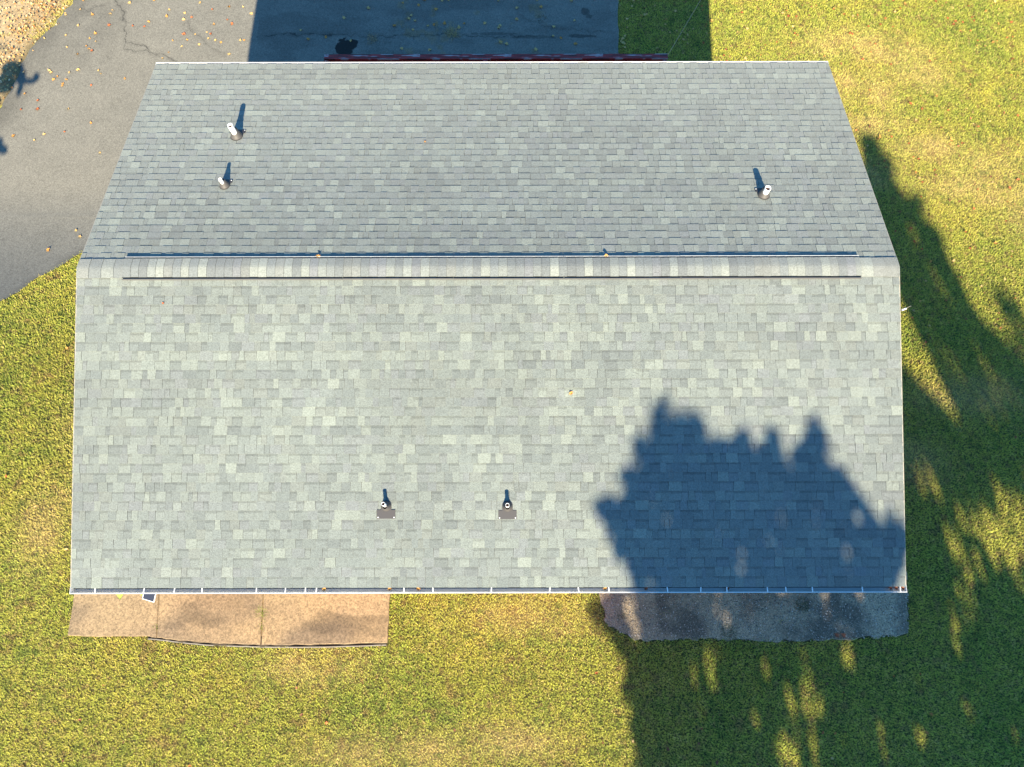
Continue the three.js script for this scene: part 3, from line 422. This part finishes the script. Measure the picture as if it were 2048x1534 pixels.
const sunLeaves2 = [[-8.7, -15.72], [-8.55, -14.31], [-9.03, -14.25], [-9.36, -14.05], [-7.44, -14.45], [-7.33, -14.45], [-7.7, -13.99], [-10, -15.81], [-10.67, -15.72], [-11.97, -15.81], [-12.51, -13.47], [-12.45, -13.4], [-12.26, -13.28], [-12.34, -13.18], [-12, -13.17], [-12.07, -13.05], [-12.07, -12.98], [-11.96, -13.41], [-11.73, -13.49], [-11.18, -13.47], [-11.1, -13.36], [-10.43, -13.21], [-11.3, -13], [-12.65, -12.52], [-12.61, -12.25], [-11.79, -12.25], [-11.12, -11.81], [-11.77, -11.55], [-13.09, -11.42], [-12.29, -11.47], [-12.52, -11.3], [-10.74, -10.91], [-13.04, -12.73], [-13.05, -12.24], [-12.84, -14.53], [-9.3, -14.45], [-8.9, -14.46], [-9.5, -13.86], [-10.9, -8.6], [-11.4, -8.0], [-10.75, -8.4]];
for (const [x, z] of [...sunLeaves, ...sunLeaves2]) fallen(x, z, gy(x, z) + .042, 'curled orange leaf lying on the sunlit grey driveway', 'leaves on the sunlit driveway', leafR() < .8 ? Math.floor(leafR() * 2) : 2);
const shadeLeaves = [[-3.03, -15.7], [-3.98, -15.52], [-4.64, -15.19], [-2.59, -15.62], [-2.43, -15.8], [-1.93, -15.78], [-2.1, -15.48], [-2.78, -15.27], [-2.84, -15.16], [-2.67, -15.09], [-1.3, -14.99], [-.73, -15], [-.31, -14.92], [-.35, -14.85], [.16, -15.52], [.83, -15.55], [.15, -15.13], [1.17, -14.88], [1.75, -15.09], [1.15, -14.57], [1.36, -14.5], [-.29, -14.36], [-.13, -14.31], [-2.23, -14.12], [-3, -14.16], [.67, -14.12], [1.76, -14.3], [-4.41, -14.43], [-5.1, -14.54], [-5.81, -14.78], [-3.23, -14.92], [-2.71, -14.78], [-2.31, -14.92], [-2.14, -14.95], [-1.85, -14.99], [-1.45, -14.85], [-1.76, -15.8], [.72, -15.8], [-.36, -15.77], [1.68, -15.77], [-5.58, -14.47]];
for (const [x, z] of shadeLeaves) fallen(x, z, gy(x, z) + .042, 'pale brown leaf on the asphalt in the shadow of the house', 'leaves on the shaded driveway', leafR() < .7 ? 1 : 0, .085 + .045 * leafR());
for (let i = 0; i < 130; i++) { const z = -15.9 + 10.5 * Math.pow(leafR(), 1.5), x = lerp(5.2, 14.2, leafR()); if (x > 10.2 + (4 - z) * .22) continue; fallen(x, z, gy(x, z) + .035, 'rusty leaf lying on the sunlit lawn right of the house', 'leaves on the right lawn', leafR() < .6 ? 2 : undefined, .06 + .05 * leafR()); }
for (let i = 0; i < 26; i++) { const z = lerp(-15.9, -13.9, leafR()), x = i < 9 ? 3.0 + .12 * leafR() : lerp(3.1, 5.1, leafR()); fallen(x, z, gy(x, z) + .035, 'tan leaf on the grass in the house shadow', 'leaves on the shaded lawn strip', 1); }
for (const [x, z] of [[-11.6, -5.6], [-9.6, -5.3], [-9.2, -1.5], [-8.9, -4.9], [7.9, -2.3], [10.2, -2.9], [9.6, -6.4]]) fallen(x, z, gy(x, z) + .035, 'single orange leaf on the lawn beside the house', 'leaves beside the house');
for (const x of [5.92, 6.04]) fallen(x, .86, .045, 'broad reddish brown leaf at the gravel bed edge', 'two brown leaves on the gravel', 4, .11);
{ const onRoof = (x, z, side, tone, size, label) => { const s = side > 0 ? (ZF - z) / COS : (z - ZB) / COS, p = place(side, x, s, .014), m = fallen(p[0], p[2], p[1], label, null, tone, size); m.rotation.x += side * .245; };
  onRoof(.90, -2.85, 1, 0, .075, 'orange leaf lying alone on the sunny front roof slope'); onRoof(-1.5, -7.4, -1, 0, .05, 'small orange leaf on the rear roof slope'); onRoof(-5.35, -4.2, 1, 2, .045, 'tiny red leaf speck on the front roof slope near ridge');
  for (const [x, l] of [[1.46, 'brown leaf clump caught on the ridge vent right of middle'], [-3.0, 'small yellow leaf caught on the ridge vent left of middle']]) { const m = fallen(x, ZR - .19, EAVE + RISE - .012, l, null, 0, .08); m.rotation.z = .3; }
  for (const [u, l] of [[646, 'rust leaf lying in the gutter left of middle'], [777, 'orange leaf in the gutter above the slab end'], [835, 'orange leaves bunched in the gutter middle'], [1210, 'orange leaf in the gutter near the tree shadow'], [1292, 'dark leaf in the shaded gutter'], [1456, 'dark leaf clump in the shaded gutter middle'], [1783, 'dark leaf near the right gutter end'], [1795, 'dark leaf clump by the right gutter end cap'], [1808, 'dark leaf wedged in the right gutter corner']]) fallen((u - 1024) * .00757, ZF + .04, EAVE - .055, l, null, u > 1250 ? 4 : 0, .075);
}
{ // many more small leaves too scattered to count
  const r = rng(505), M = [], q = new THREE.Object3D(), col = new THREE.Color(), tints = [[.42, .12, .035], [.5, .2, .05], [.3, .12, .05], [.6, .4, .16], [.2, .08, .04]];
  while (M.length < 520) { const z = lerp(-16.4, -5, Math.pow(r(), 1.25)), x = lerp(3.2, 15, r()); if (x < 6.5 && r() < .35) continue; M.push([x, z]); }
  for (let i = 0; i < 70; i++) { const a = r(); M.push(a < .5 ? [lerp(-12, -7, r()), lerp(-7, 3, r())] : [lerp(-7, 8, r()), lerp(1.2, 3.4, r())]); }
  const im = new THREE.InstancedMesh(leafGeos[2], mat([1, 1, 1], { roughness: .8 }), M.length);
  M.forEach(([x, z], i) => { q.position.set(x, gy(x, z) + (onDrive(x, z) ? .045 : .032), z); q.rotation.set(.7 * (r() - .5), r() * 6.28, .7 * (r() - .5)); const s = .042 + .042 * r(); q.scale.set(s, s, s); q.updateMatrix(); im.setMatrixAt(i, q.matrix); const c = tints[Math.floor(r() * 5)]; im.setColorAt(i, col.setRGB(...c)); });
  im.name = 'leaf_scatter'; tag(im, 'small brown and rust leaves scattered thinly over the lawn', 'leaf litter', null, 'stuff'); scene.add(im);
}
{ // weeds in the cracks
  const weed = (x, z, y, n, h, sp, c, label, seed) => tag(mesh('weed_tuft', (() => { const g = blades(n, h * .5, h, sp, .006, seed, [.8, 2.2]); g.translate(0, 0, 0); return g; })(), mat(c)), label, 'weed').position.set(x, y, z);
  weed(-1.64, -14.65, gy(0, -14.65) + .03, 140, .16, .17, [.42, .30, .12], 'largest dry weed tuft on the shaded asphalt', 3); weed(-3.84, -14.48, gy(0, -14.5) + .03, 80, .1, .14, [.38, .26, .12], 'dry weed tuft beside the black stain', 4); weed(-2.07, -14.95, gy(0, -15) + .03, 40, .1, .1, [.38, .28, .12], 'small dry weed above the largest tuft', 5); weed(-2.96, -14.9, gy(0, -15) + .03, 30, .07, .09, [.3, .24, .12], 'thin dry weed left of the largest tuft', 6); weed(.85, -15.12, gy(0, -15) + .03, 50, .06, .14, [.07, .075, .04], 'dull green weed patch on the shaded asphalt', 7);
  weed(-6.53, .66, .03, 40, .05, .06, [.2, .22, .04], 'green weed in the left slab joint', 8); weed(-4.62, .45, .03, 90, .07, .08, [.2, .24, .04], 'green weed filling the right slab joint', 9); weed(-4.61, .68, .03, 70, .06, .07, [.24, .25, .05], 'lower weed in the right slab joint', 10); weed(5.36, .32, .02, 140, .05, .13, [.05, .075, .02], 'patch of green weed growing in the gravel bed', 11); weed(2.0, .5, .02, 60, .04, .09, [.06, .075, .02], 'small weed at the left end of the gravel bed', 12); weed(3.95, .84, .02, 160, .05, .16, [.09, .1, .03], 'grass clump invading the lower gravel edge', 13);
}

// ---------------------------------------------------------------- trees south of the house (their shadows reach the roof and lawn)
const bark = mat([.09, .07, .055], { roughness: 1, bumpMap: granuleB, bumpScale: .02 });
function makeTree(name, label, base, top, zc, lobes, holes, nLeaf, seed, depth, loose = () => .2, leafSize = .17, colr = [.05, .085, .022]) {
  const r = rng(seed), t = thing(name, [base[0], gy(base[0], base[1]), base[1]], label, 'tree'), o = t.position, T = (zc - 6.5) / 1.53;
  const tr = V(top[0] + T * .08 - o.x, top[1] + T - o.y, zc - o.z), pts = [V(0, -.2, 0), V(tr.x * .2 + .1, tr.y * .3, tr.z * .2), V(tr.x * .6, tr.y * .65, tr.z * .7), tr], curve = new THREE.CatmullRomCurve3(pts), tg = new THREE.TubeGeometry(curve, 30, 1, 10), p = tg.attributes.position, cs = curve.getSpacedPoints(30);
  for (let i = 0; i <= 30; i++) for (let k = 0; k <= 10; k++) { const n = i * 11 + k, R = lerp(.24, .02, Math.pow(i / 30, .8)) * (1 + .6 * Math.exp(-i / 2)); p.setXYZ(n, cs[i].x + (p.getX(n) - cs[i].x) * R, cs[i].y + (p.getY(n) - cs[i].y) * R, cs[i].z + (p.getZ(n) - cs[i].z) * R); } tg.computeVertexNormals(); mesh('trunk', tg, bark, t);
  const P = lobes, bx0 = Math.min(...P.map((q) => q[0])) - .2, bx1 = Math.max(...P.map((q) => q[0])) + .2, by0 = Math.min(...P.map((q) => q[1])) - .2, by1 = Math.max(...P.map((q) => q[1])) + .2, hit = [], q = new THREE.Object3D(), col = new THREE.Color();
  let guard = 0; while (hit.length < nLeaf && guard++ < nLeaf * 30) {
    const x = lerp(bx0, bx1, r()), y = lerp(by0, by1, r()), jx = .09 * (r() + r() - 1), jy = .09 * (r() + r() - 1); const ex = .3 * (fbm(x * 5.5, y * 5.5, seed + 60, 2) - .5), ey = .34 * (fbm(x * 5.5 + 40, y * 4.5, seed + 61, 2) - .5); if (!inPoly(P, x + jx + ex, y + jy + ey)) continue;
    let gap = 0; if (fbm(x * 7, y * 3.5, 5, 3) < loose(x, y)) continue; for (const [hx, hy, rx, ry] of holes) { const d = ((x - hx) / rx) ** 2 + ((y - hy) / ry) ** 2 + 3.2 * (fbm(x * 7, y * 4.5, 8, 3) - .5); if (d < 1) gap = 1; } if (gap && r() > .09) continue;
    const dz = (r() + r() - 1) * depth, dt = dz / 1.53; if (fbm(x * 1.3 + dz, y * 1.3 - dz, seed, 3) < .24) continue;
    hit.push([x + (T + dt) * .08, y + T + dt, zc + dz]);
  }
  const lg = geom([-.5, 0, 0, 0, .1, -.32, .5, 0, 0, 0, .1, .32], null, [0, 1, 2, 0, 2, 3]), im = new THREE.InstancedMesh(lg, mat([1, 1, 1], { roughness: .7 }), hit.length);
  hit.forEach(([x, y, z], i) => { q.position.set(x - o.x, y - o.y, z - o.z); q.rotation.set(r() * 6.28, r() * 6.28, r() * 6.28); const s = leafSize * (.7 + .6 * r()); q.scale.set(s, s, s); q.updateMatrix(); im.setMatrixAt(i, q.matrix); const k = .75 + .6 * r(); im.setColorAt(i, col.setRGB(colr[0] * k, colr[1] * k, colr[2] * k)); });
  im.name = 'crown'; im.userData.kind = 'stuff'; im.castShadow = im.receiveShadow = true; t.add(im);
  const br = []; for (let i = 0; i < 16 && hit.length; i++) { const e = hit[Math.floor(r() * hit.length)], u = .4 + .5 * r(), s = curve.getPoint(u), ev = V(e[0] - o.x, e[1] - o.y, e[2] - o.z).lerp(s, .2); br.push(tube([s, s.clone().lerp(ev, .5).add(V(0, -.15, 0)), ev], .035 * (1.2 - u), 8, 5)); } if (br.length) mesh('limb', mergeGeometries(br), bark, t);
}
const ZT = 17;
const crownA = [[2.45, 1.2], [2.42, 2.27], [2.35, 3], [2.26, 3.6], [1.75, 3.86], [1.85, 4.05], [2.2, 4.2], [2.1, 5], [2.0, 6], [2.25, 6.9], [1.9, 7.45], [1.66, 7.95], [1.75, 8.0], [2.05, 7.85], [2.16, 8.3], [2.5, 8.8], [2.62, 9.0], [2.7, 9.36], [2.84, 9.36], [2.95, 9.0], [3.08, 9.2], [3.3, 9.26], [3.45, 8.75], [3.6, 8.98], [3.77, 8.7], [4.0, 8.92], [4.2, 8.72], [4.43, 8.95], [4.6, 8.45], [4.72, 8.4], [4.82, 8.75], [5.0, 8.95], [5.16, 8.88], [5.3, 8.4], [5.5, 8.32], [5.75, 8.02], [6.0, 7.6], [6.2, 7.9], [6.38, 7.5], [6.2, 7.1], [6.1, 6.9], [6.4, 6], [6.8, 5], [7.1, 4], [7.2, 1.2]];
const holesA = [[3.9, 3.45, .16, .3], [5.56, 3.2, .1, .3], [5.18, 2.95, .1, .32], [5.5, 2.65, .12, .35], [5.0, 2.4, .25, .25], [3.81, 7.1, .07, .07], [3.0, 7.6, .06, .1], [5.62, 7.75, .09, .1], [3.2, 7.95, .035, .16], [2.52, 3.98, .12, .22], [6.9, 4.15, .12, .22], [6.95, 3.6, .1, .14], [5.75, 2.0, .3, .2], [4.3, 4.3, .1, .08]];
makeTree('broadleaf_tree', 'tall dense tree south of the house shading the roof corner', [4.4, 17.5], [3.6, 8.8], ZT, crownA, holesA, 40000, 1, 1.6, (x, y) => y > 6.5 ? .24 : .31);
const crownB = [[9.6, 1.2], [9.3, 3], [9.2, 4.4], [9.7, 5.5], [9.8, 6.4], [9.75, 7.5], [9.95, 8.6], [10.15, 9.3], [10.4, 9.25], [10.7, 8.8], [10.85, 8.15], [11.3, 8.2], [11.2, 7.7], [11.45, 7.4], [11.3, 6.85], [11.5, 6.55], [11.95, 6.5], [12.15, 6.95], [12.4, 6.85], [12.15, 6.4], [12.9, 6.2], [13.3, 5.5], [13.6, 4], [13.6, 1.2]];
const holesB = [[9.85, 4.85, .4, .28], [10.2, 4.3, .35, .4], [9.9, 5.3, .2, .12], [11.0, 6.1, .12, .12], [10.6, 5.0, .2, .4], [9.6, 2.6, .3, .12]];
makeTree('broadleaf_tree', 'tall spreading tree south east of the house shading the lawn', [11.6, 18], [11.0, 8.2], ZT + .8, crownB, holesB, 30000, 2, 1.7, (x, y) => .28 + .22 * Math.exp(-(((y - 5) / .9) ** 2)));
const crownC = [[6.9, 1.2], [6.8, 4.4], [7.1, 5.9], [7.4, 6.6], [8.2, 6.75], [8.6, 6.6], [9.1, 6.35], [9.35, 6.0], [9.75, 5.9], [9.8, 1.2]];
const holesC = [[8.62, 5.35, .16, .3], [9.3, 4.95, .3, .28], [9.6, 4.5, .2, .35], [8.85, 4.5, .1, .4], [8.68, 4.1, .14, .34], [8.42, 3.72, .1, .3], [8.3, 2.9, .12, .12], [7.4, 2.6, .1, .12]];
makeTree('broadleaf_tree', 'lower tree standing between two taller trees south of the house', [8.2, 16.2], [8.2, 5.6], ZT - 1, crownC, holesC, 22000, 3, 1.4, (x, y) => .22 + .24 * Math.exp(-(((y - 4.8) / .8) ** 2)) * sstep(8.2, 8.7, x));
const crownL = [[-13.6, -.1], [-13.75, .3], [-13.55, .7], [-13.2, .55], [-13.25, .35], [-13.05, .45], [-12.75, .7], [-12.75, .55], [-13.05, .3], [-13.15, -.2], [-13.25, -.2], [-13.3, .1]];
{ // slim sapling left of the drive, only its shadow shows
  const t = thing('sapling', [-15.6, gy(0, -3), -3], 'slim sapling left of the driveway beyond the picture edge', 'tree'), r = rng(31), o = t.position, q = new THREE.Object3D(), hits = [];
  const blobs = [[-13.32, -13.42, .16, .1], [-13.25, -13.3, .13, .16], [-13.22, -13.05, .05, .3], [-13.0, -13.2, .14, .05], [-12.85, -13.32, .07, .09], [-13.55, -13.6, .3, .22], [-13.7, -13.1, .3, .3], [-13.45, -11.12, .22, .1], [-13.62, -11.3, .25, .16], [-13.3, -11.05, .1, .07]];
  for (const [x, z, rx, rz] of blobs) for (let i = 0; i < 90 * (rx * rz * 40 + .3); i++) { const a = r() * 6.28, d = Math.sqrt(r()), X = x + Math.cos(a) * d * rx, Z = z + Math.sin(a) * d * rz, k = 6.6 + .5 * (r() - .5); hits.push([X + .08 * k, -2.4 + k, Z + 1.53 * k]); }
  const lg = geom([-.5, 0, 0, 0, .1, -.32, .5, 0, 0, 0, .1, .32], null, [0, 1, 2, 0, 2, 3]), im = new THREE.InstancedMesh(lg, mat([.06, .09, .03]), hits.length);
  hits.forEach(([x, y, z], i) => { q.position.set(x - o.x, y - o.y, z - o.z); q.rotation.set(r() * 6, r() * 6, r() * 6); const s = .09 + .06 * r(); q.scale.set(s, s, s); q.updateMatrix(); im.setMatrixAt(i, q.matrix); }); im.name = 'crown'; im.userData.kind = 'stuff'; im.castShadow = true; t.add(im);
  mesh('trunk', mergeGeometries([tube([V(0, -.2, 0), V(.2, 2, .0), V(.6, 4.5, .0), V(1.5, 6.3, -.2), V(2.5, 6.75, -.25)], .05, 24, 7), tube([V(.7, 4.7, 0), V(1.6, 6.2, 1.0), V(2.5, 6.7, 2.1)], .03, 14, 6)]), bark, t);
}

scene.traverse((o) => { if (o.isMesh) { o.castShadow = true; o.receiveShadow = true; } });
renderer.render(scene, camera);
